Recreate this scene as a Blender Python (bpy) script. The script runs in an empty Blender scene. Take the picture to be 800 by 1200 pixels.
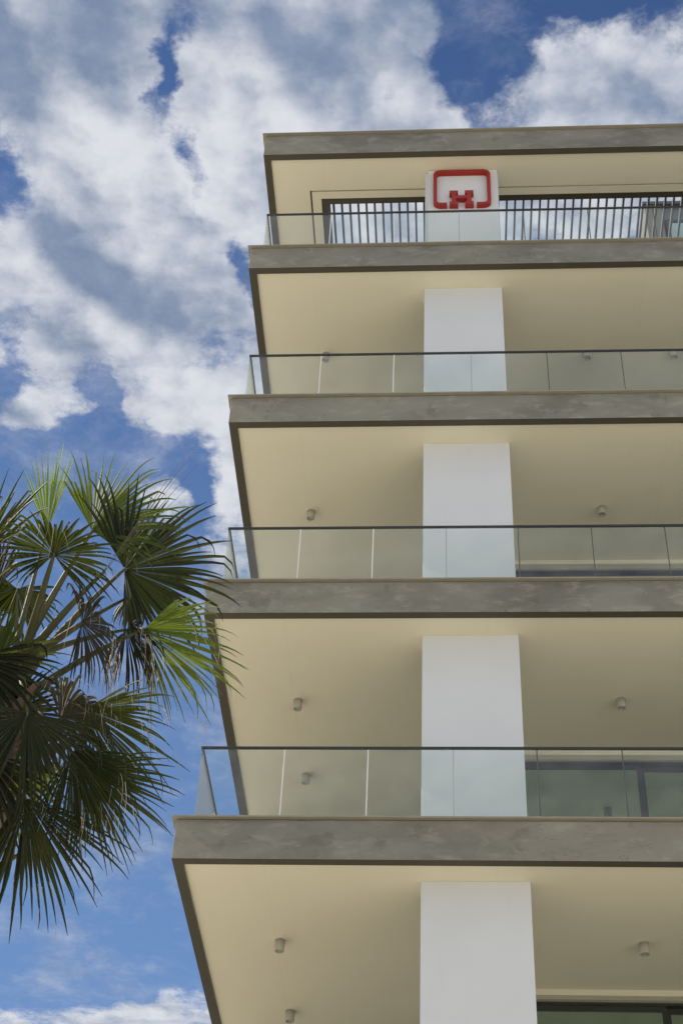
import bpy, bmesh, math, random
from mathutils import Vector, Matrix
random.seed(7)
scene = bpy.context.scene
COL = scene.collection
R = math.radians

# ------------------------------------------------------------------ camera
cd = bpy.data.cameras.new('camera'); cam = bpy.data.objects.new('camera', cd); COL.objects.link(cam)
cd.sensor_fit = 'VERTICAL'; cd.sensor_height = 24.0; cd.lens = 1857.2/1200*24.0
cd.clip_start = 0.1; cd.clip_end = 6000
rx, ux, bx_ = Vector((0.99781, 0.05281, 0.03986)), Vector((0.00785, -0.69261, 0.72127)), Vector((0.0657, -0.71938, -0.69151))
m = Matrix((rx, ux, bx_)).transposed().to_4x4(); m.translation = (2.8433, -14.1098, -9.1339)
cam.matrix_world = m
scene.camera = cam

# ------------------------------------------------------------------ light, exposure
SUN = Vector((-1.2, -0.056, 1.0)).normalized()
scene.view_settings.view_transform = 'Standard'; scene.view_settings.look = 'None'
scene.view_settings.exposure = 0.06; scene.view_settings.gamma = 1.0
scene.view_settings.use_curve_mapping = False
sl = bpy.data.lights.new('sun', 'SUN'); sl.energy = 5.0; sl.angle = R(0.53); sl.color = (1.0, 0.93, 0.82)
so = bpy.data.objects.new('sun', sl); COL.objects.link(so)
so.rotation_euler = SUN.to_track_quat('Z', 'Y').to_euler(); so.location = (-20, -5, 20)

COVER = [
    (-0.2431, 0.5967, 6.2472, 1.0188, -0.3025, 10.4991, 0.55),
    (-0.2649, 0.7729, 5.6204, 0.8943, -0.1294, 5.9278, 0.6),
    (-0.0841, 0.6082, 8.3383, 1.8144, -1.764, 7.6509, 0.6),
    (-0.2043, 0.9022, 9.0521, 6.8054, -9.491, 7.2648, 0.45),
    (0.1252, 0.6156, 13.3362, -3.0084, 3.5451, 20.1477, 0.6),
    (-0.1427, 0.7101, 12.7396, 1.171, -0.2438, 9.981, 0.2),
    (-0.3309, 0.6591, 38.6254, -3.9838, 6.3686, 17.5873, -0.75),
    (-0.2038, 0.5944, 98.6103, 32.5984, -7.4118, 26.963, -0.75),
    (-0.1902, 0.6794, 70.9797, -19.2365, 14.5555, 29.707, -0.6),
    (-0.1552, 0.7584, 100.255, -19.7345, 11.8057, 28.8556, -0.6),
    (0.0251, 0.5678, 32.7624, -13.9435, 6.8511, 14.0499, -0.9),
    (0.1171, 0.5431, 15.2201, -3.0221, 8.6982, 70.4832, -0.7),
    (-0.3708, 0.8655, 48.7944, 10.2, -0.4648, 25.6975, -0.5),
    (-0.2948, 0.9007, 67.5452, 11.0965, -0.3691, 22.0302, -0.7),
    (-0.3437, 0.9769, 7.6771, 0.6231, 4.6865, 26.8992, -0.75),
    (-0.2231, 1.011, 58.4534, 6.9384, -0.3264, 26.2558, -0.7),
    (-0.269, 0.994, 32.3026, 4.6267, -0.4764, 36.4236, 0.35),
    (-0.3426, 0.93, 13.5706, 6.2285, -15.3305, 27.5086, 0.3),
    (-0.3713, 1.3829, 2.5929, 0.4229, 0.0054, 2.3669, -0.62),
    (-0.466, 1.8279, 2.7667, 0.4733, 0.1211, 6.1385, -0.6),
    (-0.3495, 1.8256, 26.3863, -4.2816, 17.4487, 17.1791, 0.8),
    (-0.4224, 2.065, 9.2923, 0.725, 4.4353, 13.9669, 0.85),
    (-0.6193, 2.0837, 27.3419, 5.6607, 0.6171, 20.8614, 0.5),
    (-0.3632, 1.1769, 14.7063, 2.5742, -0.1096, 18.7963, 0.28),
    (-0.1993, 1.0505, 30.1136, 3.1471, -0.074, 6.8029, 0.75),
    (-0.242, 0.9944, 15.6008, -5.7502, 17.9822, 20.9578, 0.35),
    (-0.1775, 0.5422, 47.5307, 31.9389, -29.1318, 41.0868, -0.32),
    (-0.0448, 0.7124, 19.2661, 0.6417, -0.5042, 20.6419, 0.5),
    (0.052, 0.707, 39.0281, -0.9635, -0.624, 25.2257, 0.4),
    (0.117, 0.7242, 25.9483, -1.635, -0.5984, 24.8187, 0.35),
    (0.1785, 0.6987, 26.5323, -2.6815, -0.648, 25.7167, 0.6),
]
SHADE = [
    (-0.2833, 0.7597, 12.6259, 10.9441, -39.5469, 30.9028, 1.25),
    (-0.2127, 0.8222, 29.2801, 12.0823, -14.2211, 27.6162, 0.45),
    (-0.1647, 0.6129, 13.4759, 1.5039, -0.3854, 13.6384, -0.2),
    (-0.2651, 0.6534, 17.3185, 2.9624, -0.699, 26.3297, -0.3),
    (-0.0522, 0.5753, 11.9906, 0.4927, -0.3909, 13.081, 0.2),
    (-0.2786, 0.5553, 11.8241, 2.2586, -0.6416, 21.098, 0.75),
    (-0.3217, 0.6155, 26.3909, 5.5697, -0.638, 22.8007, 0.2),
    (-0.2271, 0.7485, 24.6569, 3.4338, -0.4457, 19.528, 0.15),
    (-0.1796, 0.5583, 55.5785, 6.9704, -0.7549, 24.8234, 0.3),
    (-0.0701, 0.5748, 18.5968, 0.9815, -0.7324, 24.506, 0.45),
    (-0.1188, 0.6573, 13.1819, 1.0565, -0.5832, 21.9692, -0.2),
    (-0.2376, 0.9316, 11.1726, 1.4675, -0.2477, 15.909, -0.3),
    (0.1221, 0.6141, 16.6958, -1.1794, -0.8131, 28.4915, 0.1),
    (-0.3461, 0.8332, 13.9614, 2.7786, -0.3409, 17.5903, 0.1),
]

class NT:
    """small helper to write node graphs as expressions"""
    def __init__(s, tree): s.t = tree; s.n = tree.nodes; s.l = tree.links
    def put(s, sock, v):
        if isinstance(v, bpy.types.NodeSocket): s.l.new(v, sock)
        elif v is not None: sock.default_value = v
    def math(s, op, a, b=None, c=None, clamp=False):
        n = s.n.new('ShaderNodeMath'); n.operation = op; n.use_clamp = clamp
        s.put(n.inputs[0], a)
        if b is not None: s.put(n.inputs[1], b)
        if c is not None: s.put(n.inputs[2], c)
        return n.outputs[0]
    def vmath(s, op, a, b=None, out=0):
        n = s.n.new('ShaderNodeVectorMath'); n.operation = op
        s.put(n.inputs[0], a)
        if b is not None: s.put(n.inputs[1], b)
        return n.outputs['Value'] if out else n.outputs['Vector']
    def scale(s, a, k):
        n = s.n.new('ShaderNodeVectorMath'); n.operation = 'SCALE'; s.put(n.inputs[0], a); s.put(n.inputs['Scale'], k)
        return n.outputs['Vector']
    def noise(s, vec, scale, detail=4, rough=0.5, dist=0.0, out='Fac', dims='3D'):
        n = s.n.new('ShaderNodeTexNoise'); n.noise_dimensions = dims
        s.put(n.inputs['Vector'], vec); n.inputs['Scale'].default_value = scale
        n.inputs['Detail'].default_value = detail; n.inputs['Roughness'].default_value = rough
        n.inputs['Distortion'].default_value = dist
        return n.outputs[out]
    def ramp(s, v, a, b, lo=0.0, hi=1.0, smooth=True):
        n = s.n.new('ShaderNodeMapRange'); n.interpolation_type = 'SMOOTHSTEP' if smooth else 'LINEAR'
        s.put(n.inputs[0], v); n.inputs[1].default_value = a; n.inputs[2].default_value = b
        n.inputs[3].default_value = lo; n.inputs[4].default_value = hi
        return n.outputs[0]
    def mix(s, f, a, b, blend='MIX'):
        n = s.n.new('ShaderNodeMix'); n.data_type = 'RGBA'; n.blend_type = blend
        s.put(n.inputs[0], f); s.put(n.inputs[6], a); s.put(n.inputs[7], b)
        return n.outputs[2]
    def coords(s, which='Object'):
        return s.n.new('ShaderNodeTexCoord').outputs[which]

# ------------------------------------------------------------------ sky with a layer of broken cloud
world = bpy.data.worlds.new('World'); scene.world = world; world.use_nodes = True
T = NT(world.node_tree); BG = T.n['Background']; BG.inputs[1].default_value = 0.1
sky = T.n.new('ShaderNodeTexSky'); sky.sky_type = 'NISHITA'; sky.sun_disc = False
sky.sun_elevation = math.asin(SUN.z); sky.sun_rotation = math.atan2(SUN.x, SUN.y)
sky.altitude = 0; sky.air_density = 1.0; sky.dust_density = 0.4; sky.ozone_density = 2.5
D = T.vmath('NORMALIZE', T.coords('Generated'))
sx = T.n.new('ShaderNodeSeparateXYZ'); T.put(sx.inputs[0], D)
zc = T.math('MAXIMUM', sx.outputs[2], 0.04)
cx = T.n.new('ShaderNodeCombineXYZ')                      # the point where the view ray meets the cloud layer
T.put(cx.inputs[0], T.math('DIVIDE', sx.outputs[0], zc)); T.put(cx.inputs[1], T.math('DIVIDE', sx.outputs[1], zc))
Q = cx.outputs[0]
warpn = T.noise(Q, 8.0, 5, 0.6, out='Color')
warp = T.scale(T.vmath('SUBTRACT', warpn, (0.5, 0.5, 0.5)), 0.10)
warp2 = T.scale(T.vmath('SUBTRACT', T.noise(Q, 30.0, 4, 0.6, out='Color'), (0.5, 0.5, 0.5)), 0.022)
QW = T.vmath('ADD', T.vmath('ADD', Q, warp), warp2)
def blobs(rows, vec):
    acc = None
    for (qx, qy, a, b, c, d, amp) in rows:
        v = T.vmath('SUBTRACT', vec, (qx, qy, 0))
        u = T.vmath('DOT_PRODUCT', v, (a, b, 0), 1); w = T.vmath('DOT_PRODUCT', v, (c, d, 0), 1)
        r2 = T.math('ADD', T.math('MULTIPLY', u, u), T.math('MULTIPLY', w, w))
        e = T.math('MULTIPLY', T.math('POWER', 2.71828, T.math('MULTIPLY', r2, -0.9)), amp)
        acc = e if acc is None else T.math('ADD', acc, e)
    return acc
front = T.ramp(sx.outputs[1], 0.15, -0.25, 0.0, 0.5)         # the sky behind the viewer is mostly clouded
bias = T.math('ADD', T.math('MINIMUM', blobs([b for b in COVER if b[6] > 0], QW), 0.62), front)
bias = T.math('ADD', bias, blobs([b for b in COVER if b[6] <= 0], QW))
QN = T.vmath('ADD', Q, T.scale(warp2, 0.6))
big = T.noise(QN, 8.5, 3, 0.5)
mid = T.noise(QN, 19.0, 12, 0.67)
f0 = T.math('MULTIPLY_ADD', T.math('SUBTRACT', big, 0.5), 1.2, T.math('MULTIPLY', T.math('SUBTRACT', mid, 0.5), 1.35))
dens = T.math('ADD', f0, bias)
cover = T.math('POWER', T.ramp(dens, -0.10, 0.37), 1.1)
veil = T.ramp(T.noise(QN, 7.0, 10, 0.68, 0.2), 0.43, 0.78, 0.0, 0.58)
cover = T.math('MAXIMUM', cover, veil)
# soft lumps: white where they turn to the sun, blue grey in the thick parts
lumpa = T.noise(QN, 15.0, 5, 0.52)
lumpb = T.noise(T.vmath('ADD', QN, (0.016, -0.010, 0.0)), 15.0, 5, 0.52)
rel = T.math('MULTIPLY', T.math('SUBTRACT', lumpa, lumpb), 2.6)
lowf = T.noise(Q, 7.0, 3, 0.5)
sh = T.math('MULTIPLY_ADD', T.math('SUBTRACT', lowf, 0.5), 1.7, blobs(SHADE, Q))
sh = T.math('ADD', sh, T.math('MULTIPLY', T.math('SUBTRACT', mid, 0.5), -0.9))
sh = T.math('ADD', sh, T.ramp(dens, 0.25, 0.9, 0.0, 0.22))
sh = T.math('SUBTRACT', T.math('ADD', sh, 0.30), rel)
sh = T.math('ADD', T.math('MULTIPLY', T.ramp(sh, -0.35, 1.25), 0.92), T.math('MULTIPLY', T.math('SUBTRACT', T.noise(QN, 40.0, 8, 0.62), 0.5), -0.35), clamp=True)
ccol = T.mix(sh, (6.9, 7.1, 7.6, 1), (1.75, 2.4, 3.7, 1))
skyc = T.mix(1.0, sky.outputs[0], (0.58, 0.74, 1.0, 1), 'MULTIPLY')
skyc = T.mix(T.ramp(sx.outputs[2], 0.90, 0.42, 0.0, 0.80, False), skyc, (1.75, 3.1, 5.8, 1))
horizon = T.ramp(sx.outputs[2], 0.03, 0.22)
T.put(BG.inputs[0], T.mix(T.math('MULTIPLY', cover, horizon), skyc, ccol))

# ------------------------------------------------------------------ materials
def material(name):
    mt = bpy.data.materials.new(name); mt.use_nodes = True
    t = NT(mt.node_tree); return mt, t, t.n['Principled BSDF']
def bump(t, b, h, strength, dist):
    n = t.n.new('ShaderNodeBump'); n.inputs['Strength'].default_value = strength; n.inputs['Distance'].default_value = dist
    t.put(n.inputs['Height'], h); t.l.new(n.outputs[0], b.inputs['Normal'])
def plain(name, col, rough=0.6, metal=0.0, var=0.06, scale=6.0, bs=0.0):
    mt, t, b = material(name)
    n = t.noise(t.coords(), scale, 5, 0.6)
    k = [1-var, 1+var]
    c = t.mix(n, tuple(x*k[0] for x in col)+(1,), tuple(min(1, x*k[1]) for x in col)+(1,))
    t.put(b.inputs['Base Color'], c); b.inputs['Roughness'].default_value = rough; b.inputs['Metallic'].default_value = metal
    if bs: bump(t, b, t.noise(t.coords(), scale*12, 4, 0.6), bs, 0.004)
    return mt
def concrete():
    mt, t, b = material('trowelled concrete')
    P = t.coords()
    info = t.n.new('ShaderNodeObjectInfo')
    P = t.vmath('ADD', P, t.scale(info.outputs['Random'], 37.0)) if False else P
    st = t.vmath('MULTIPLY', P, (1.0, 1.0, 2.2))
    a = t.noise(st, 0.9, 6, 0.6, 0.3); s2 = t.noise(t.vmath('ADD', st, (9.0, 3.0, 5.0)), 3.4, 8, 0.68, 0.25)
    s3 = t.noise(t.vmath('ADD', P, (4.0, 1.0, 0.0)), 2.2, 6, 0.62, 0.2); s4 = t.noise(P, 0.35, 2, 0.5)
    c = t.mix(t.ramp(a, 0.35, 0.65), (0.160, 0.152, 0.124, 1), (0.235, 0.227, 0.192, 1))
    c = t.mix(t.ramp(s4, 0.35, 0.65, 0.0, 0.45), c, (0.32, 0.30, 0.24, 1))
    c = t.mix(t.ramp(s2, 0.50, 0.66, 0, 0.42), c, (0.38, 0.36, 0.30, 1))
    c = t.mix(t.ramp(s3, 0.58, 0.66, 0, 0.42), c, (0.12, 0.11, 0.085, 1))
    c = t.mix(t.ramp(t.noise(P, 9.0, 5, 0.6), 0.66, 0.72, 0, 0.5), c, (0.10, 0.09, 0.07, 1))
    scr = t.noise(t.vmath('MULTIPLY', P, (1.0, 1.0, 5.0)), 3.0, 3, 0.5, 0.8)
    gate = t.ramp(t.noise(P, 1.3, 2, 0.5), 0.52, 0.60)
    line = t.math('ABSOLUTE', t.math('SUBTRACT', scr, 0.5))
    c = t.mix(t.math('MULTIPLY', t.ramp(line, 0.0, 0.010, 0.5, 0.0), gate), c, (0.075, 0.07, 0.06, 1))
    t.put(b.inputs['Base Color'], c); b.inputs['Roughness'].default_value = 0.78
    bump(t, b, t.noise(st, 14.0, 6, 0.65, 0.5), 0.35, 0.01)
    return mt
def glassy(name, tint, base, edge, refl=(1, 1, 1)):
    mt, t, b = material(name)
    out = t.n['Material Output']; t.n.remove(b)
    tr = t.n.new('ShaderNodeBsdfTransparent'); tr.inputs[0].default_value = tint + (1,)
    gl = t.n.new('ShaderNodeBsdfGlossy'); gl.inputs[0].default_value = refl + (1,); gl.inputs['Roughness'].default_value = 0.02
    lw = t.n.new('ShaderNodeLayerWeight'); lw.inputs[0].default_value = 0.5
    f = t.math('MULTIPLY_ADD', t.math('POWER', lw.outputs['Facing'], 4.0), edge, base, clamp=True)
    f = t.math('MULTIPLY', f, t.ramp(t.noise(t.coords(), 1.3, 6, 0.6, 0.4), 0.3, 0.75, 0.94, 1.08))
    nb = t.n.new('ShaderNodeBump'); nb.inputs['Strength'].default_value = 0.04; nb.inputs['Distance'].default_value = 0.01
    t.put(nb.inputs['Height'], t.noise(t.coords(), 1.1, 2, 0.5)); t.l.new(nb.outputs[0], gl.inputs['Normal'])
    ms = t.n.new('ShaderNodeMixShader'); t.put(ms.inputs[0], f)
    t.l.new(tr.outputs[0], ms.inputs[1]); t.l.new(gl.outputs[0], ms.inputs[2]); t.l.new(ms.outputs[0], out.inputs[0])
    return mt
def leafmat(name, c1, c2, trans, tcol):
    mt, t, b = material(name); out = t.n['Material Output']
    info = t.n.new('ShaderNodeObjectInfo')
    P = t.coords()
    n = t.noise(P, 5.0, 4, 0.6)
    c = t.mix(n, c1 + (1,), c2 + (1,))
    c = t.mix(t.ramp(t.noise(P, 1.7, 3, 0.6), 0.55, 0.75, 0, 0.35), c, (0.13, 0.105, 0.05, 1))
    k = t.math('MULTIPLY_ADD', t.math('POWER', info.outputs['Random'], 1.7), 1.3, 0.28)        # every frond has its own depth of green
    c = t.mix(1.0, c, t.scale((1.0, 1.0, 1.0), k), 'MULTIPLY')
    t.put(b.inputs['Base Color'], c); b.inputs['Roughness'].default_value = 0.5; b.inputs['Specular IOR Level'].default_value = 0.35
    tl = t.n.new('ShaderNodeBsdfTranslucent'); t.put(tl.inputs[0], t.mix(1.0, tcol + (1,), t.scale((1.0, 1.0, 1.0), k), 'MULTIPLY'))
    ms = t.n.new('ShaderNodeMixShader'); ms.inputs[0].default_value = trans
    t.l.new(b.outputs[0], ms.inputs[1]); t.l.new(tl.outputs[0], ms.inputs[2]); t.l.new(ms.outputs[0], out.inputs[0])
    return mt
def soffitmat():
    mt, t, b = material('cream ceiling paint'); P = t.coords()
    c = t.mix(t.noise(P, 0.8, 5, 0.55), (0.735, 0.685, 0.53, 1), (0.785, 0.735, 0.58, 1))
    c = t.mix(t.ramp(t.noise(t.vmath('MULTIPLY', P, (7.0, 0.7, 1.0)), 1.0, 4, 0.6), 0.55, 0.75, 0, 0.06), c, (0.62, 0.57, 0.43, 1))
    c = t.mix(t.ramp(t.noise(t.vmath('ADD', P, (2.0, 7.0, 1.0)), 1.4, 6, 0.6, 0.3), 0.66, 0.72, 0, 0.10), c, (0.55, 0.48, 0.33, 1))
    sp = t.n.new('ShaderNodeSeparateXYZ'); t.put(sp.inputs[0], P)
    fx = t.math('ABSOLUTE', t.math('SUBTRACT', t.math('FRACT', t.math('MULTIPLY_ADD', sp.outputs[0], 1/2.4, 0.11)), 0.5))
    c = t.mix(t.ramp(fx, 0.0, 0.004, 0.12, 0.0), c, (0.5, 0.45, 0.33, 1))
    t.put(b.inputs['Base Color'], c); b.inputs['Roughness'].default_value = 0.85
    bump(t, b, t.math('ADD', t.noise(P, 1.1, 4, 0.5), t.math('MULTIPLY', t.noise(P, 60.0, 3, 0.6), 0.04)), 0.5, 0.03)
    return mt
def pierm():
    mt, t, b = material('white render'); P = t.coords()
    c = t.mix(t.noise(P, 1.6, 6, 0.6), (0.67, 0.69, 0.71, 1), (0.74, 0.76, 0.78, 1))
    c = t.mix(t.ramp(t.noise(t.vmath('MULTIPLY', P, (9.0, 9.0, 0.8)), 1.0, 5, 0.65), 0.58, 0.8, 0, 0.14), c, (0.52, 0.50, 0.45, 1))
    t.put(b.inputs['Base Color'], c); b.inputs['Roughness'].default_value = 0.8
    bump(t, b, t.noise(t.vmath('MULTIPLY', P, (1.0, 1.0, 2.5)), 22.0, 5, 0.6), 0.25, 0.006)
    return mt
M = {}
M['concrete'] = concrete()
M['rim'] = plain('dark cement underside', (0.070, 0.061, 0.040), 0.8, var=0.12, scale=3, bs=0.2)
M['soffit'] = soffitmat()
M['white'] = pierm()
M['board'] = plain('white sign board', (0.74, 0.745, 0.74), 0.45, var=0.01)
M['coping'] = plain('pale stone edging', (0.27, 0.25, 0.19), 0.7, var=0.25, scale=4, bs=0.2)
M['paver'] = plain('terrace tile', (0.10, 0.095, 0.08), 0.6, var=0.08, scale=1.5)
M['darkmetal'] = plain('charcoal aluminium', (0.03, 0.032, 0.03), 0.5, 0.0)
M['brownmetal'] = plain('dark bronze steel', (0.085, 0.075, 0.05), 0.5, 0.2)
M['slat'] = plain('grey painted slat', (0.16, 0.16, 0.15), 0.5)
M['glass'] = glassy('balustrade glass', (0.97, 0.993, 0.982), 0.050, 0.65)
M['gedge'] = plain('lit glazing seal', (0.80, 0.80, 0.76), 0.4)
M['gdark'] = plain('shaded glazing seal', (0.10, 0.10, 0.085), 0.5)
M['gmid'] = plain('half-lit glazing seal', (0.42, 0.46, 0.45), 0.4)
M['window'] = glassy('tinted window glass', (0.16, 0.25, 0.19), 0.46, 0.54, (0.78, 1.0, 0.90))
M['fitting'] = plain('cement grey lamp housing', (0.44, 0.42, 0.36), 0.6, var=0.06, scale=20)
M['lens'] = plain('lamp lens', (0.55, 0.55, 0.52), 0.15)
M['lampdark'] = plain('lamp recess', (0.05, 0.05, 0.05), 0.4)
M['red'] = plain('red painted metal', (0.34, 0.016, 0.010), 0.5, var=0.03)
M['pent'] = plain('brown grey render', (0.21, 0.195, 0.15), 0.85, var=0.1, scale=1.5, bs=0.2)
M['pentdark'] = plain('dark cladding', (0.10, 0.11, 0.12), 0.5, var=0.1)
M['interior'] = plain('interior wall', (0.5, 0.47, 0.42), 0.9)
M['leaf'] = leafmat('palm leaf', (0.013, 0.018, 0.004), (0.034, 0.046, 0.010), 0.25, (0.17, 0.215, 0.014))
M['lit_fresh'] = leafmat('fresh palm leaf', (0.035, 0.052, 0.008), (0.075, 0.10, 0.016), 0.36, (0.25, 0.32, 0.025))  # brighter green: leaf age and sunlight on these fronds, both in the colour
M['young'] = leafmat('young palm leaf', (0.07, 0.10, 0.014), (0.12, 0.155, 0.025), 0.5, (0.34, 0.44, 0.05))
M['dry'] = leafmat('ageing palm leaf', (0.055, 0.058, 0.028), (0.17, 0.155, 0.10), 0.16, (0.18, 0.15, 0.06))
M['fibre'] = plain('dry palm thread', (0.42, 0.37, 0.27), 0.8)
M['petiole'] = plain('palm stalk', (0.085, 0.085, 0.034), 0.5, var=0.3, scale=5, bs=0.2)
M['trunk'] = plain('palm bark', (0.16, 0.12, 0.085), 0.9, var=0.35, scale=5, bs=0.8)
def groundmat():
    mt, t, b = material('pale paving'); P = t.coords()
    br = t.n.new('ShaderNodeTexBrick'); t.put(br.inputs['Vector'], P); br.inputs['Scale'].default_value = 1.0
    br.offset = 0.5; br.inputs['Brick Width'].default_value = 0.6; br.inputs['Row Height'].default_value = 0.6
    br.inputs['Mortar Size'].default_value = 0.006
    br.inputs['Color1'].default_value = (0.66, 0.61, 0.50, 1); br.inputs['Color2'].default_value = (0.60, 0.55, 0.45, 1); br.inputs['Mortar'].default_value = (0.2, 0.18, 0.15, 1)
    n = t.noise(P, 0.5, 6, 0.6)
    t.put(b.inputs['Base Color'], t.mix(t.ramp(n, 0.4, 0.7, 0, 0.35), br.outputs[0], (0.42, 0.385, 0.32, 1))); b.inputs['Roughness'].default_value = 0.85
    return mt
M['ground'] = groundmat()

# ------------------------------------------------------------------ object helpers
def link(name, bm, mat, parent=None, bevel=0.0, smooth=False):
    me = bpy.data.meshes.new(name); bmesh.ops.recalc_face_normals(bm, faces=bm.faces); bm.to_mesh(me); bm.free()
    me.materials.append(mat)
    if smooth:
        for p in me.polygons: p.use_smooth = True
    o = bpy.data.objects.new(name, me); COL.objects.link(o)
    if parent: o.parent = parent
    if bevel:
        b = o.modifiers.new('edge', 'BEVEL'); b.width = bevel; b.segments = 2; b.limit_method = 'ANGLE'
    return o
def box(bm, x0, x1, y0, y1, z0, z1):
    v = [bm.verts.new((x, y, z)) for x in (x0, x1) for y in (y0, y1) for z in (z0, z1)]
    for f in ((0, 1, 3, 2), (4, 6, 7, 5), (0, 4, 5, 1), (2, 3, 7, 6), (0, 2, 6, 4), (1, 5, 7, 3)):
        bm.faces.new([v[i] for i in f])
def boxo(name, mat, parent, *bs, bevel=0.0):
    bm = bmesh.new()
    for b in bs: box(bm, *b)
    return link(name, bm, mat, parent, bevel)
def prism(bm, poly, axis, a, b):
    """poly: list of 2D points; extruded along axis between a and b"""
    def P(p, h): return {'x': (h, p[0], p[1]), 'y': (p[0], h, p[1]), 'z': (p[0], p[1], h)}[axis]
    lo = [bm.verts.new(P(p, a)) for p in poly]; hi = [bm.verts.new(P(p, b)) for p in poly]
    bm.faces.new(lo); bm.faces.new(hi[::-1])
    for i in range(len(poly)):
        j = (i+1) % len(poly); bm.faces.new((lo[i], hi[i], hi[j], lo[j]))
def empty(name, loc, label, cat, group=None):
    o = bpy.data.objects.new(name, None); COL.objects.link(o); o.location = loc; o.empty_display_size = 0.2
    o['label'] = label; o['category'] = cat
    if group: o['group'] = group
    return o

# ------------------------------------------------------------------ ground
g = bmesh.new(); box(g, -2500, 2500, -2500, 2500, -11.03, -10.73)
go = link('ground', g, M['ground']); go['kind'] = 'structure'

# ------------------------------------------------------------------ the apartment building
XR, YB = 13.0, 11.0
W = 0.108; LIP = 0.048; REC = 0.025; Tk = 0.495
ZF = [0.0, 3.3, 6.58, 9.877]; ZROOF = 12.86; TR = 0.552
PX0, PX1, PY = 2.552, 3.684, 0.453
bld = empty('apartment_building', (6.5, 5, -10.73), 'modern apartment block with stacked grey concrete terraces, cream soffits and white piers', 'building')
bld.matrix_world = Matrix.Identity(4)
def slab(z, t, name='floor_slab', roof=False):
    # rim beam: front and left side, mitred as one L
    bm = bmesh.new()
    prism(bm, [(0, 0), (XR, 0), (XR, W), (W, W), (W, YB), (0, YB)], 'z', z-t, z-0.0265)
    f = link(name, bm, M['concrete'], bld, 0.004)
    bm = bmesh.new()
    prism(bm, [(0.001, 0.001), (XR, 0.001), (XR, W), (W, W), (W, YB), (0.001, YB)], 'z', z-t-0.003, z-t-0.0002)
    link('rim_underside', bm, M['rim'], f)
    bm = bmesh.new()
    prism(bm, [(-LIP, -LIP), (XR, -LIP), (XR, 0.24), (0.24, 0.24), (0.24, YB), (-LIP, YB)], 'z', z-0.020, z)
    link('coping', bm, M['coping'], f, 0.003)
    if not roof:
        boxo('soffit', M['soffit'], f, (W+0.002, XR, W+0.002, YB, z-t+REC, z-t+REC+0.06))
        boxo('terrace_floor', M['paver'], f, (W+0.002, XR, W+0.002, YB, z-t+REC+0.062, z-0.027))
        bm = bmesh.new(); box(bm, 0.242, XR, 0.242, YB, z-0.0265, z-0.004)
        link('floor_tiles', bm, M['paver'], f)
    return f
for z in (-6.6, -3.3): slab(z, Tk)
for z in ZF: slab(z, Tk)
# roof with the opening for the grille
OX0, OX1, OY0, OY1 = 0.865, 11.5, 0.875, 3.3
rf = slab(ZROOF, TR, 'roof_slab', True)
zb = ZROOF-TR+REC
gx, gy, gw = 0.690, 0.716, 0.028
boxo('soffit', M['soffit'], rf,
     (W+.002, XR, W+.002, gy, zb, zb+.05), (W+.002, gx, gy, YB, zb, zb+.05),
     (gx+gw, OX1+.15, gy+gw, OY0, zb, zb+.05), (gx+gw, OX0, OY0, OY1+.15, zb, zb+.05), (OX0, OX1+.15, OY1, OY1+.15, zb, zb+.05),
     (OX1, OX1+.15, OY0, OY1, zb, zb+.05), (OX1+.15+gw, XR, gy, YB, zb, zb+.05), (gx, OX1+.15, OY1+.15+gw, YB, zb, zb+.05))
boxo('roof_deck', M['paver'], rf,
     (W+.002, XR, W+.002, OY0, zb+.052, ZROOF-.027), (W+.002, OX0, OY0, OY1, zb+.052, ZROOF-.027),
     (W+.002, XR, OY1, YB, zb+.052, ZROOF-.027), (OX1, XR, OY0, OY1, zb+.052, ZROOF-.027))
# piers, one per storey
stor = [(-10.73, -6.6-Tk+REC), (-6.6, -3.3-Tk+REC), (-3.3, -Tk+REC), (0, 3.3-Tk+REC), (3.3, 6.58-Tk+REC), (6.58, 9.877-Tk+REC)]
for (a, b) in stor:
    boxo('pier', M['white'], bld, (PX0, PX1, PY, PY+.27, a, b), bevel=0.004)
boxo('pier', M['white'], bld, (PX0+.005, PX1+.02, 0.44, 0.87, 9.877, zb), bevel=0.004)
# glazed walls
def glazing(name, x0, x1, y, z0, z1, cuts, head=True):
    if head:
        boxo('bulkhead', M['soffit'], bld, (x0, x1, y-.155, y+.30, z1-.072, z1-.001))
        zt = z1-.072
    else: zt = z1
    fr = boxo('window', M['darkmetal'], bld, (x0, x1, y-.03, y+.05, zt-.055, zt-.026), (x0, x1, y-.03, y+.05, z0, z0+.05),
              (x0, x0+.045, y-.03, y+.05, z0+.05, zt-.055), (x1-.045, x1, y-.03, y+.05, z0+.05, zt-.055))
    boxo('head_trim', M['coping'], fr, (x0, x1, y-.05, y+.05, zt-.025, zt-.001))
    xs = [x0+.045]+cuts+[x1-.045]
    for i in range(len(xs)-1):
        a, b = xs[i], xs[i+1]; yy = y if i % 2 == 0 else y+.05
        boxo('sash', M['darkmetal'], fr, (a, a+.05, yy-.02, yy+.02, z0+.05, zt-.056), (b-.05, b, yy-.02, yy+.02, z0+.05, zt-.056),
             (a+.05, b-.05, yy-.02, yy+.02, zt-.12, zt-.056), (a+.05, b-.05, yy-.02, yy+.02, z0+.05, z0+.12))
        boxo('pane', M['window'], fr, (a+.05, b-.05, yy-.006, yy+.006, z0+.12, zt-.12))
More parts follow.
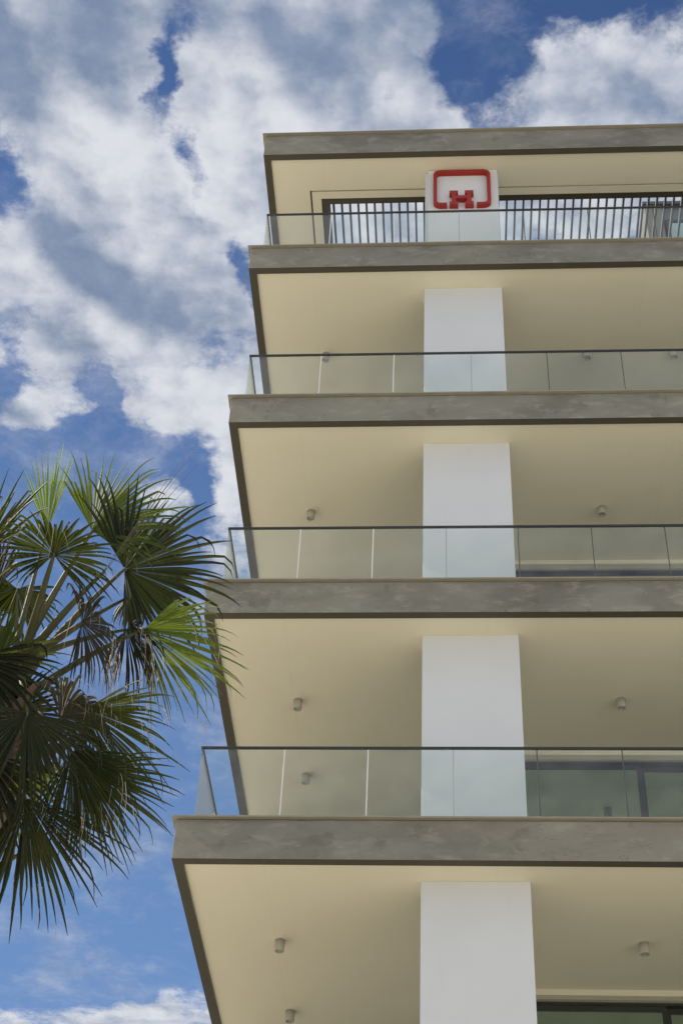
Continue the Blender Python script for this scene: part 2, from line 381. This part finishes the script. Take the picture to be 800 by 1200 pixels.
for (a, b) in stor[1:]:
    glazing('window', 3.62, 9.4, 2.93, a, b, [5.29, 7.3])
    glazing('window', 0.35, 3.418, 4.6, a, b, [1.45])
    boxo('wall', M['white'], bld, (9.402, XR-.1, 2.8, 3.0, a, b), (0.20, .348, 4.5, YB-.2, a, b), (0.35, XR-.1, YB-.3, YB-.1, a, b), (XR-.3, XR-.1, 3.002, YB-.302, a, b))
    boxo('wall', M['white'], bld, (3.42, 3.618, 2.85, 4.8, a, b))
    boxo('interior_wall', M['interior'], bld, (PX1+.1, 9.3, 6.5, 6.6, a, b))
boxo('wall', M['white'], bld, (0.6, XR-.4, 1.6, 1.8, -10.73, -6.6-Tk+REC), (0.6, .8, 1.802, YB-.3, -10.73, -6.6-Tk+REC))
boxo('wall', M['white'], bld, (1.0, XR-.2, 6.5, 6.7, 9.877, zb))

# ------------------------------------------------------------------ rooftop grille and stair house
gr = empty('roof_grille', (5.5, 2, ZROOF), 'dark framed grille of thin parallel slats set in the opening of the top roof', 'grille')
gr.matrix_world = Matrix.Identity(4)
boxo('grille_frame', M['brownmetal'], gr, (OX0+.001, OX1-.001, OY0+.001, 1.0, zb+.02, ZROOF-.03), (OX0+.001, OX0+.10, 1.0, OY1-.001, zb+.02, ZROOF-.03),
     (OX0+.10, OX1-.001, OY1-.10, OY1-.001, zb+.02, ZROOF-.03), (OX1-.10, OX1-.001, 1.0, OY1-.10, zb+.02, ZROOF-.03))
i = 0
SP, SO = (0.1360, -4.2785)
while True:
    x = SO + i*SP; i += 1
    if x > OX1-.15: break
    if x < OX0+.12: continue
    boxo('slat', M['slat'], gr, (x-.016, x+.016, 1.001, OY1-.101, 12.70, 12.78))
ph = empty('stair_house', (9, 5, ZROOF), 'brown grey rooftop stair house with dark glazing seen through the roof slats', 'rooftop building')
ph.matrix_world = Matrix.Identity(4)
boxo('wall', M['pent'], ph, (6.55, 6.86, 3.42, 6.4, ZROOF+.002, 15.55), (6.86, 12.4, 6.2, 6.4, ZROOF+.002, 15.55), bevel=.005)
boxo('roof', M['pentdark'], ph, (6.52, 12.5, 3.39, 6.45, 15.552, 15.64), bevel=.005)
fw_ = boxo('front_wall', M['pentdark'], ph, (6.861, 12.4, 3.5, 3.6, ZROOF+.002, 14.35), (6.861, 12.4, 3.5, 3.6, 15.2, 15.55))
for k in range(5):
    x = 6.93+k*1.12
    w_ = boxo('window', M['darkmetal'], ph, (x, x+.05, 3.48, 3.56, 14.351, 15.199), (x+1.05, x+1.10, 3.48, 3.56, 14.351, 15.199),
         (x+.05, x+1.05, 3.48, 3.56, 14.351, 14.40), (x+.05, x+1.05, 3.48, 3.56, 15.15, 15.199))
    boxo('pane', M['window'], w_, (x+.05, x+1.05, 3.51, 3.522, 14.40, 15.15))

# ------------------------------------------------------------------ unseen pale block, added to bounce sunlight into the right-hand terraces
nb_ = empty('bounce_block', (24, -20, -10.73), 'unseen pale block with rows of small windows, added to bounce sunlight into the terraces', 'building')
nb_.matrix_world = Matrix.Identity(4)
boxo('wall', M['white'], nb_, (19.0, 29.0, -34.0, -5.0, -10.73, 9.0))
boxo('roof', M['coping'], nb_, (18.8, 29.2, -34.2, -4.8, 9.002, 9.3))
for fl in range(5):
    for k in range(7):
        y = -32.0+k*3.9; z = -8.6+fl*3.6
        w_ = boxo('window', M['darkmetal'], nb_, (18.96, 18.998, y, y+1.3, z, z+.06), (18.96, 18.998, y, y+1.3, z+1.4, z+1.46), (18.96, 18.998, y, y+.06, z+.06, z+1.4), (18.96, 18.998, y+1.24, y+1.3, z+.06, z+1.4))
        boxo('pane', M['window'], w_, (18.975, 18.99, y+.06, y+1.24, z+.06, z+1.4))

# ------------------------------------------------------------------ glass balustrades
BG_ = 0.10; BX = 0.158; BH = 0.945
def balustrade(z, joints, label):
    o = empty('glass_balustrade', (BX, BG_, z), label, 'balustrade', 'glass balustrades along the terraces')
    xs = [0.0]+[j-BX for j in joints]
    g = 0.007; th = 0.012
    for a, b in zip(xs[:-1], xs[1:]):
        boxo('glass_panel', M['glass'], o, (a+(g if a else 0.0), b-g, 0, th, 0.001, BH))
        sm = M['gedge'] if b+BX < 2.3 else (M['gmid'] if b+BX < 3.4 else M['gdark'])  # light and shade on the joints put into the seal colour by position
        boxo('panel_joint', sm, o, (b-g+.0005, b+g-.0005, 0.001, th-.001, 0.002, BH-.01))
    ys = [th+.002, 1.25, 2.45, 3.65, 4.85, 6.1]
    for a, b in zip(ys[:-1], ys[1:]):
        boxo('glass_panel', M['glass'], o, (0, th, a+(g if a > .1 else 0), b-g, 0.001, BH))
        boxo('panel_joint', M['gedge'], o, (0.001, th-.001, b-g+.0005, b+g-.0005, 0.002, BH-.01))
    boxo('handrail', M['darkmetal'], o, (-.008, xs[-1], -.008, th+.008, BH+.001, BH+.028), (-.008, th+.008, th+.0085, 6.1, BH+.001, BH+.028), bevel=.003)
    return o
def ext(js, step):
    js = list(js)
    while js[-1] < XR-1.2: js.append(js[-1]+step)
    return js
balustrade(0.0, ext([1.07, 1.98, 2.90, 3.80, 4.71], .91), 'lowest glass balustrade, with sliding doors visible behind its right half')
balustrade(3.3, ext([1.055, 1.952, 2.843, 3.717, 4.607, 5.491], .89), 'second glass balustrade up, just right of the tallest palm fronds')
balustrade(6.58, ext([1.148, 2.148, 3.2, 4.23, 5.231], 1.02), 'third glass balustrade up, two storeys below the red emblem')
balustrade(9.877, ext([1.14, 2.10, 3.073, 4.04, 5.0], .97), 'topmost glass balustrade, in front of the roof grille under the red emblem')

# ------------------------------------------------------------------ ceiling lamps
def cyl(bm, r0, r1, z0, z1, n=28, caps=True):
    lo = [bm.verts.new((r0*math.cos(2*math.pi*i/n), r0*math.sin(2*math.pi*i/n), z0)) for i in range(n)]
    hi = [bm.verts.new((r1*math.cos(2*math.pi*i/n), r1*math.sin(2*math.pi*i/n), z1)) for i in range(n)]
    for i in range(n): bm.faces.new((lo[i], lo[(i+1) % n], hi[(i+1) % n], hi[i]))
    if caps: bm.faces.new(lo[::-1]); bm.faces.new(hi)
def tube(bm, prof, n=28):
    """closed lathe of (r, z) profile"""
    rings = [[bm.verts.new((r*math.cos(2*math.pi*i/n), r*math.sin(2*math.pi*i/n), z)) for i in range(n)] for r, z in prof]
    for a, b in zip(rings, rings[1:]+rings[:1]):
        for i in range(n): bm.faces.new((a[i], a[(i+1) % n], b[(i+1) % n], b[i]))
LG = 'cylindrical lamps under the terrace ceilings'
lamp = empty('ceiling_lamp', (0, 0, 0), 'x', 'lamp', LG)
bm = bmesh.new(); tube(bm, [(.054, 0), (.054, -.128), (.051, -.131), (.042, -.131), (.040, -.118), (.040, -.10), (.001, -.10), (.001, 0)])
hs = link('housing', bm, M['fitting'], lamp, 0, False)
for p in hs.data.polygons: p.use_smooth = abs(p.normal.z) < .3
bm = bmesh.new(); cyl(bm, .026, .030, -.112, -.1005); link('lens', bm, M['lens'], lamp)
bm = bmesh.new(); cyl(bm, .060, .060, -.004, -.0005); link('mounting_plate', bm, M['fitting'], lamp)
spots = [
 (0.98, 1.725, -Tk+REC, 'grey cylinder lamp under the lowest soffit, front one of the pair left of the pier'),
 (0.965, 3.40, -Tk+REC, 'grey cylinder lamp at the bottom edge, under the lowest soffit, rear one of its pair'),
 (4.95, 1.715, -Tk+REC, 'pale cylinder lamp under the lowest soffit, right of the pier, above the dark window head'),
 (0.985, 1.728, 3.3-Tk+REC, 'grey cylinder lamp above the lowest balustrade, level with the drooping palm frond tips'),
 (0.971, 3.345, 3.3-Tk+REC, 'grey cylinder lamp seen through the left panels of the lowest balustrade'),
 (4.97, 1.711, 3.3-Tk+REC, 'pale cylinder lamp right of the pier above the green sliding doors'),
 (0.971, 1.74, 6.58-Tk+REC, 'grey cylinder lamp left of the pier just above the second balustrade up'),
 (4.972, 1.704, 6.58-Tk+REC, 'pale cylinder lamp right of the pier just above the second balustrade up'),
 (1.03, 1.69, 9.877-Tk+REC, 'small lamp cut by the handrail of the third balustrade, left of the pier'),
 (4.995, 1.723, 9.877-Tk+REC, 'small lamp seen through the third balustrade, the one nearer the pier on its right'),
 (6.292, 1.731, 9.877-Tk+REC, 'small lamp seen through the third balustrade, at the right edge of the photo'),
]
for k, (x, y, z, lb) in enumerate(spots):
    if k == 0: o = lamp
    else:
        o = lamp.copy(); COL.objects.link(o)
        for ch in list(lamp.children):
            c = ch.copy(); COL.objects.link(c); c.parent = o
    o.location = (x, y, z); o['label'] = lb
    o.rotation_euler = (0, 0, random.uniform(0, 6))

# ------------------------------------------------------------------ the sign on the top pier
sg = empty('emblem_sign', (3.14, 0.40, 9.877), 'white sign board with red letter H inside a red rounded frame, on the top pier', 'sign')
sg.matrix_world = Matrix.Identity(4)
boxo('sign_board', M['board'], sg, (2.602, 3.690, 0.375, 0.438, 9.879, 12.315), bevel=.004)
def ring_path(x0, x1, z0, z1, r, gap0, gap1, n=8):
    pts = [(gap0, z0)]
    def arc(cx, cz, a0):
        for i in range(n+1):
            a = R(a0 - 90*i/n); pts.append((cx+r*math.cos(a), cz+r*math.sin(a)))
    arc(x0+r, z0+r, 270); arc(x0+r, z1-r, 180); arc(x1-r, z1-r, 90); arc(x1-r, z0+r, 0)
    pts.append((gap1, z0)); return pts
EX0, EX1, EZ0, EZ1 = (2.686, 3.578, 11.276, 12.213)
tb = 0.057
op = ring_path(EX0, EX1, EZ0, EZ1, .12, 2.898, 3.354)
ip = ring_path(EX0+tb, EX1-tb, EZ0+tb, EZ1-tb, .055, 2.898, 3.354)
bm = bmesh.new()
ya, yb = 0.375-.085, 0.374
vs = [[bm.verts.new((p[0], y, p[1])) for p in path] for path in (op, ip) for y in (ya, yb)]
oa, ob, ia, ib = vs
for i in range(len(op)-1):
    bm.faces.new((oa[i], oa[i+1], ia[i+1], ia[i])); bm.faces.new((ob[i], ib[i], ib[i+1], ob[i+1]))
    bm.faces.new((oa[i], ob[i], ob[i+1], oa[i+1])); bm.faces.new((ia[i], ia[i+1], ib[i+1], ib[i]))
for i in (0, len(op)-1): bm.faces.new((oa[i], ia[i], ib[i], ob[i]))
link('sign_frame', bm, M['red'], sg, .003)
HX0, HX1, HZ0, HZ1 = (2.935, 3.308, 11.276, 11.638)
hw = HX1-HX0; hh = HZ1-HZ0; a_ = .36*hw; s_ = hh*.20; si = .09*hw
xs_ = [HX0, HX0+si, HX0+a_-si*.9, HX0+a_, HX1-a_, HX1-a_+si*.9, HX1-si, HX1]
zs_ = [HZ0, HZ0+s_, HZ0+hh*.44, HZ0+hh*.64, HZ1-s_, HZ1]
full = lambda i, j: 0 <= i < 7 and 0 <= j < 5 and ((j in (0, 4) and i != 3) or (i in (1, 5)) or (j == 2 and 1 <= i <= 5))
bm = bmesh.new(); vd = {}
def hv(i, j, y):
    if (i, j, y) not in vd: vd[(i, j, y)] = bm.verts.new((xs_[i], y, zs_[j]))
    return vd[(i, j, y)]
yA, yB = ya-.005, yb
for i in range(7):
    for j in range(5):
        if not full(i, j): continue
        for y in (yA, yB): bm.faces.new([hv(i, j, y), hv(i+1, j, y), hv(i+1, j+1, y), hv(i, j+1, y)])
        for di, dj, e in ((-1, 0, ((i, j), (i, j+1))), (1, 0, ((i+1, j), (i+1, j+1))), (0, -1, ((i, j), (i+1, j))), (0, 1, ((i, j+1), (i+1, j+1)))):
            if not full(i+di, j+dj): bm.faces.new([hv(*e[0], yA), hv(*e[1], yA), hv(*e[1], yB), hv(*e[0], yB)])
link('letter', bm, M['red'], sg)

# ------------------------------------------------------------------ fan palm
CR = Vector((-0.471, -4.740, -1.887))
palm = empty('fan_palm', (CR.x, CR.y, -10.73), 'tall fan palm with drooping green fronds and pale threads beside the terraces', 'palm tree')
palm.matrix_world = Matrix.Identity(4)
def pipe(bm, pts, rads, n=8, flat=1.0, nrm=None):
    rings = []
    for i, p in enumerate(pts):
        d = (pts[min(i+1, len(pts)-1)]-pts[max(i-1, 0)]).normalized()
        s = (nrm.cross(d) if nrm else d.cross(Vector((0, 0, 1)) if abs(d.z) < .9 else Vector((1, 0, 0)))).normalized()
        t = d.cross(s)
        rings.append([bm.verts.new(p+s*rads[i]*math.cos(2*math.pi*k/n)+t*rads[i]*flat*math.sin(2*math.pi*k/n)) for k in range(n)])
    for a, b in zip(rings, rings[1:]):
        for k in range(n): bm.faces.new((a[k], a[(k+1) % n], b[(k+1) % n], b[k]))
    bm.faces.new(rings[0][::-1]); bm.faces.new(rings[-1])
bm = bmesh.new()
pts, rads = [], []
H0 = -10.73; N = 60
for i in range(N+1):
    f = i/N
    pts.append(Vector((CR.x-.25*(1-f)**2, CR.y+.1*(1-f), H0+(CR.z-.25-H0)*f)))
    rads.append(.30*(1-f)**6+.17+.012*math.sin(i*2.7)+.012*(i % 2))
pipe(bm, pts, rads, 18)
link('trunk', bm, M['trunk'], palm, 0, True)
# leaf-base boots below the crown
bm = bmesh.new()
for i in range(46):
    a = i*2.399; z = CR.z-.15-.035*i
    d = Vector((math.cos(a), math.sin(a), .9)).normalized(); p = Vector((CR.x, CR.y, z))+Vector((math.cos(a), math.sin(a), 0))*.15
    L = random.uniform(.18, .32)
    pipe(bm, [p, p+d*L*.6, p+d*L], [.05, .035, .02], 6, .4)
link('leaf_bases', bm, M['trunk'], palm)

FR = [
    (-0.767, -5.174, -1.018, 0.171, -0.381, 0.909, -0.409, -0.866, -0.287, 0.688, 62, 0.6, 25, 'lit_fresh'),
    (-0.339, -5.007, -0.566, -0.039, -0.422, 0.906, -0.099, -0.9, -0.424, 0.599, 24, 0.05, 19, 'young'),
    (0.118, -5.299, -0.845, 0.749, -0.18, 0.637, -0.009, -0.965, -0.261, 0.631, 80, 0.9, 36, 'lit_fresh'),
    (-0.045, -5.583, -1.352, 0.229, -0.971, -0.072, -0.07, 0.057, -0.996, 0.506, 150, 0.9, 47, 'green'),
    (0.4, -5.205, -1.16, 0.93, 0.077, 0.36, 0.181, -0.947, -0.266, 0.741, 105, 0.6, 43, 'green'),
    (0.156, -5.215, -1.7, 0.746, -0.052, -0.664, -0.65, -0.278, -0.708, 0.493, 105, 1.3, 37, 'dry'),
    (0.597, -5.11, -1.68, 0.874, 0.18, -0.451, -0.346, -0.421, -0.838, 0.705, 66, 0.6, 40, 'lit_fresh'),
    (0.434, -4.978, -1.57, 0.425, 0.472, -0.772, -0.722, -0.338, -0.604, 0.526, 90, 1.6, 34, 'dry'),
    (0.211, -4.891, -2.255, 0.779, 0.259, -0.571, -0.371, -0.543, -0.753, 0.725, 66, 0.7, 40, 'green'),
    (0.192, -4.972, -2.675, 0.452, 0.302, -0.839, -0.225, -0.872, -0.435, 0.644, 60, 0.8, 37, 'lit_fresh'),
    (-0.108, -4.849, -2.987, 0.167, 0.187, -0.968, 0.371, -0.922, -0.114, 0.789, 70, 0.35, 41, 'green'),
    (-0.063, -5.347, -2.618, 0.046, 0.108, -0.993, 0.434, -0.898, -0.078, 0.626, 92, 0.5, 44, 'green'),
    (-0.503, -5.436, -2.197, -0.101, 0.09, -0.991, 0.054, -0.994, -0.096, 0.632, 110, 0.7, 37, 'green'),
    (0.214, -4.731, -2.652, 0.737, 0.373, -0.563, -0.14, -0.731, -0.668, 0.664, 60, 0.4, 33, 'green'),
    (-0.809, -4.558, -0.787, -0.672, 0.184, 0.717, -0.576, -0.738, -0.351, 0.513, 120, 0.6, 34, 'dry'),
    (-0.671, -4.45, -0.694, -0.361, 0.849, -0.385, 0.108, -0.372, -0.922, 0.417, 120, 0.8, 33, 'green'),
    (-0.014, -4.739, -2.204, 0.913, 0.057, -0.404, -0.316, -0.526, -0.789, 0.516, 120, 1.3, 37, 'dry'),
    (0.386, -4.911, -1.19, 0.293, 0.362, -0.885, -0.389, -0.8, -0.456, 0.289, 70, 2.0, 22, 'dry'),
    (-0.373, -5.178, -2.822, -0.104, -0.069, -0.992, 0.417, -0.909, 0.02, 0.724, 90, 0.6, 37, 'green'),
    (0.279, -5.356, -1.337, 0.548, -0.322, 0.772, -0.527, -0.85, 0.02, 1.044, 3, 0.0, 5, 'spear'),
    (-1.066, -5.288, -1.507, -0.796, -0.57, 0.204, 0.15, -0.512, -0.846, 0.723, 95, 0.4, 34, 'green'),
    (-1.077, -5.215, -2.098, -0.776, -0.368, -0.513, 0.511, -0.843, -0.168, 0.68, 90, 0.5, 34, 'green'),
    (-0.942, -5.052, -2.587, -0.524, 0.011, -0.852, 0.232, -0.96, -0.155, 0.75, 90, 0.6, 34, 'green'),
    (-1.354, -5.011, -0.541, -0.806, -0.194, 0.56, -0.186, -0.815, -0.549, 0.786, 85, 0.3, 34, 'green'),
    (-1.279, -4.033, -0.984, -0.887, 0.079, 0.454, -0.345, -0.768, -0.54, 0.965, 90, 0.4, 30, 'green'),
    (-0.768, -5.573, -1.672, -0.507, -0.841, -0.191, 0.72, -0.29, -0.63, 0.73, 100, 0.5, 36, 'green'),
    (-0.362, -4.596, -2.561, -0.237, 0.473, -0.848, 0.703, -0.519, -0.486, 0.63, 110, 0.5, 44, 'green'),
    (-0.65, -4.209, -1.813, 0.567, 0.785, -0.25, 0.471, -0.558, -0.683, 0.606, 120, 0.5, 44, 'green'),
    (-1.215, -4.107, -0.862, -0.357, 0.261, 0.897, -0.167, -0.962, 0.214, 0.705, 95, 0.5, 30, 'green'),
    (-0.827, -5.794, -1.453, -0.109, -0.902, 0.418, -0.745, -0.204, -0.636, 0.663, 95, 0.5, 38, 'green'),  # unseen fronds added on the sun side to shade the visible leaves
    (-1.183, -5.793, -1.015, -0.297, -0.847, 0.441, 0.953, -0.23, 0.199, 0.626, 95, 0.5, 38, 'green'),
    (-0.645, -5.742, -2.059, -0.352, -0.925, 0.143, -0.395, 0.009, -0.919, 0.658, 100, 0.6, 38, 'green'),
    (-0.685, -5.618, -2.566, -0.409, -0.901, 0.143, -0.334, 0.002, -0.943, 0.679, 100, 0.6, 38, 'green'),
    (-1.072, -5.172, -0.696, -0.189, -0.734, 0.653, -0.771, -0.301, -0.561, 0.619, 95, 0.5, 38, 'green'),
    (-1.341, -5.12, -1.36, -0.773, -0.381, 0.507, -0.551, 0.007, -0.834, 0.625, 100, 0.5, 38, 'green'),
    (-0.387, -5.246, -2.046, -0.212, -0.973, -0.095, -0.003, 0.097, -0.995, 0.557, 110, 1.2, 34, 'green'),
]
def leaf(h, A, Nn, Rr, spread, droop, nseg, kind, rnd):
    bm = bmesh.new(); fb = bmesh.new()
    B = Nn.cross(A).normalized()
    steps = 11
    tips = []
    dphi = 2*R(spread)/nseg
    for i in range(nseg):
        phi = -R(spread)+dphi*(i+.5)+rnd.uniform(-.07, .07)*dphi*(1 if kind != 'dry' else 3)
        c = abs(phi)/R(max(spread, 1))
        L = Rr*(1.14-.22*c*c)*rnd.uniform(.80, 1.14)
        d = (A*math.cos(phi)+B*math.sin(phi)).normalized()
        d = (d+Nn*(.22*c*c-.10)+Nn*rnd.uniform(-.05, .05)).normalized()       # the blade folds up along its midrib
        split = rnd.uniform(.50, .60)
        dr = droop*rnd.uniform(.6, 3.0)
        kink = rnd.random() < (.30 if kind != 'young' else .05); kt = rnd.uniform(.62, .85)
        tw = rnd.uniform(-.5, .5)
        p = h+d*.02*Rr; side0 = (-A*math.sin(phi)+B*math.cos(phi)).normalized()
        prev = None
        cd_ = d.copy()
        for s in range(steps+1):
            t = s/steps
            if t < split: w = math.tan(dphi/2)*1.12*(.02*Rr+t*L)
            else:
                w0 = math.tan(dphi/2)*1.0*split*L; u = (t-split)/(1-split); w = w0*(1-u)**.62*(1-.14*min(1, u*6))
            w = max(w, .0015)
            side = side0
            if t > split:
                side = (side0*math.cos(tw*(t-split)*2)+Nn*math.sin(tw*(t-split)*2))
            side = (side-cd_*side.dot(cd_)).normalized()
            up = side.cross(cd_).normalized()
            if up.dot(Nn) < 0: up = -up
            fold = w*(.75 if i % 2 == 0 else .55)
            row = [bm.verts.new(p-side*w), bm.verts.new(p+up*fold), bm.verts.new(p+side*w)]
            if prev:
                for k in (0, 1): bm.faces.new((prev[k], prev[k+1], row[k+1], row[k]))
            prev = row
            if s == steps: break
            g_ = dr*(.10*t+.9*max(0, t-split+.08)**1.4*1.6)/steps*3.2
            if kind == 'dry': g_ += dr*.30*max(0, t-.28)
            if kink and t > kt: g_ += .9
            cd_ = (cd_+Vector((0, 0, -1))*g_+Nn*rnd.uniform(-.015, .015)).normalized()
            if cd_.z < -.97: cd_ = (cd_+Vector((rnd.uniform(-.1, .1), rnd.uniform(-.1, .1), 0))).normalized()
            p = p+cd_*L/steps
            if abs(t-split) < .05 or (t > split and rnd.random() < .10): tips.append((p.copy(), cd_.copy()))
    if kind not in ('young', 'spear'):
        for (q, dd) in tips:
            if rnd.random() > (.85 if kind == 'dry' else .5): continue
            ln = rnd.uniform(.12, .46)*(1.2 if kind == 'dry' else .8); v = (dd*.6+Vector((rnd.uniform(-.4, .4), rnd.uniform(-.4, .4), rnd.uniform(-.6, .2)))).normalized()
            wv = v.cross(Vector((rnd.uniform(-1, 1), rnd.uniform(-1, 1), .3))).normalized()*rnd.uniform(.0015, .0042)
            pr = None
            for s in range(6):
                r_ = [fb.verts.new(q-wv*(1-s/6)), fb.verts.new(q+wv*(1-s/6))]
                if pr: fb.faces.new((pr[0], pr[1], r_[1], r_[0]))
                pr = r_
                v = (v+Vector((rnd.uniform(-.12, .12), rnd.uniform(-.12, .12), -.42))).normalized(); q = q+v*ln/5
    return bm, fb
for idx, row in enumerate(FR):
    h = Vector(row[0:3]); A = Vector(row[3:6]); Nn = Vector(row[6:9]); Rr, spread, droop, nseg, kind = row[9:]
    rnd = random.Random(100+idx)
    # the stalk arches from the crown to the hub
    base = CR+Vector((rnd.uniform(-.08, .08), rnd.uniform(-.08, .08), rnd.uniform(-.2, .15)))
    out = h-base; Ls = out.length
    mid = base+out*.5+Vector((0, 0, .10*Ls))
    pts = []
    for k in range(11):
        t = k/10; pts.append(base*(1-t)**2+mid*2*t*(1-t)+h*t*t)
    pts.append(h+A*.05*Rr)
    rads = [.032*(1-t/10)+.013 for t in range(11)]+[.006]
    bm = bmesh.new(); pipe(bm, pts, rads, 8, .55)
    fr = link('frond', bm, M['petiole'], palm, 0, True)
    mt = {'green': 'leaf', 'lit_fresh': 'lit_fresh', 'young': 'young', 'dry': 'dry', 'spear': 'dry'}[kind]
    lb, fb = leaf(h, A, Nn, Rr, spread, droop, nseg, kind, rnd)
    link('leaf_blade', lb, M[mt], fr)
    if len(fb.verts) > 400: link('threads', fb, M['fibre'], fr)
    else: fb.free()
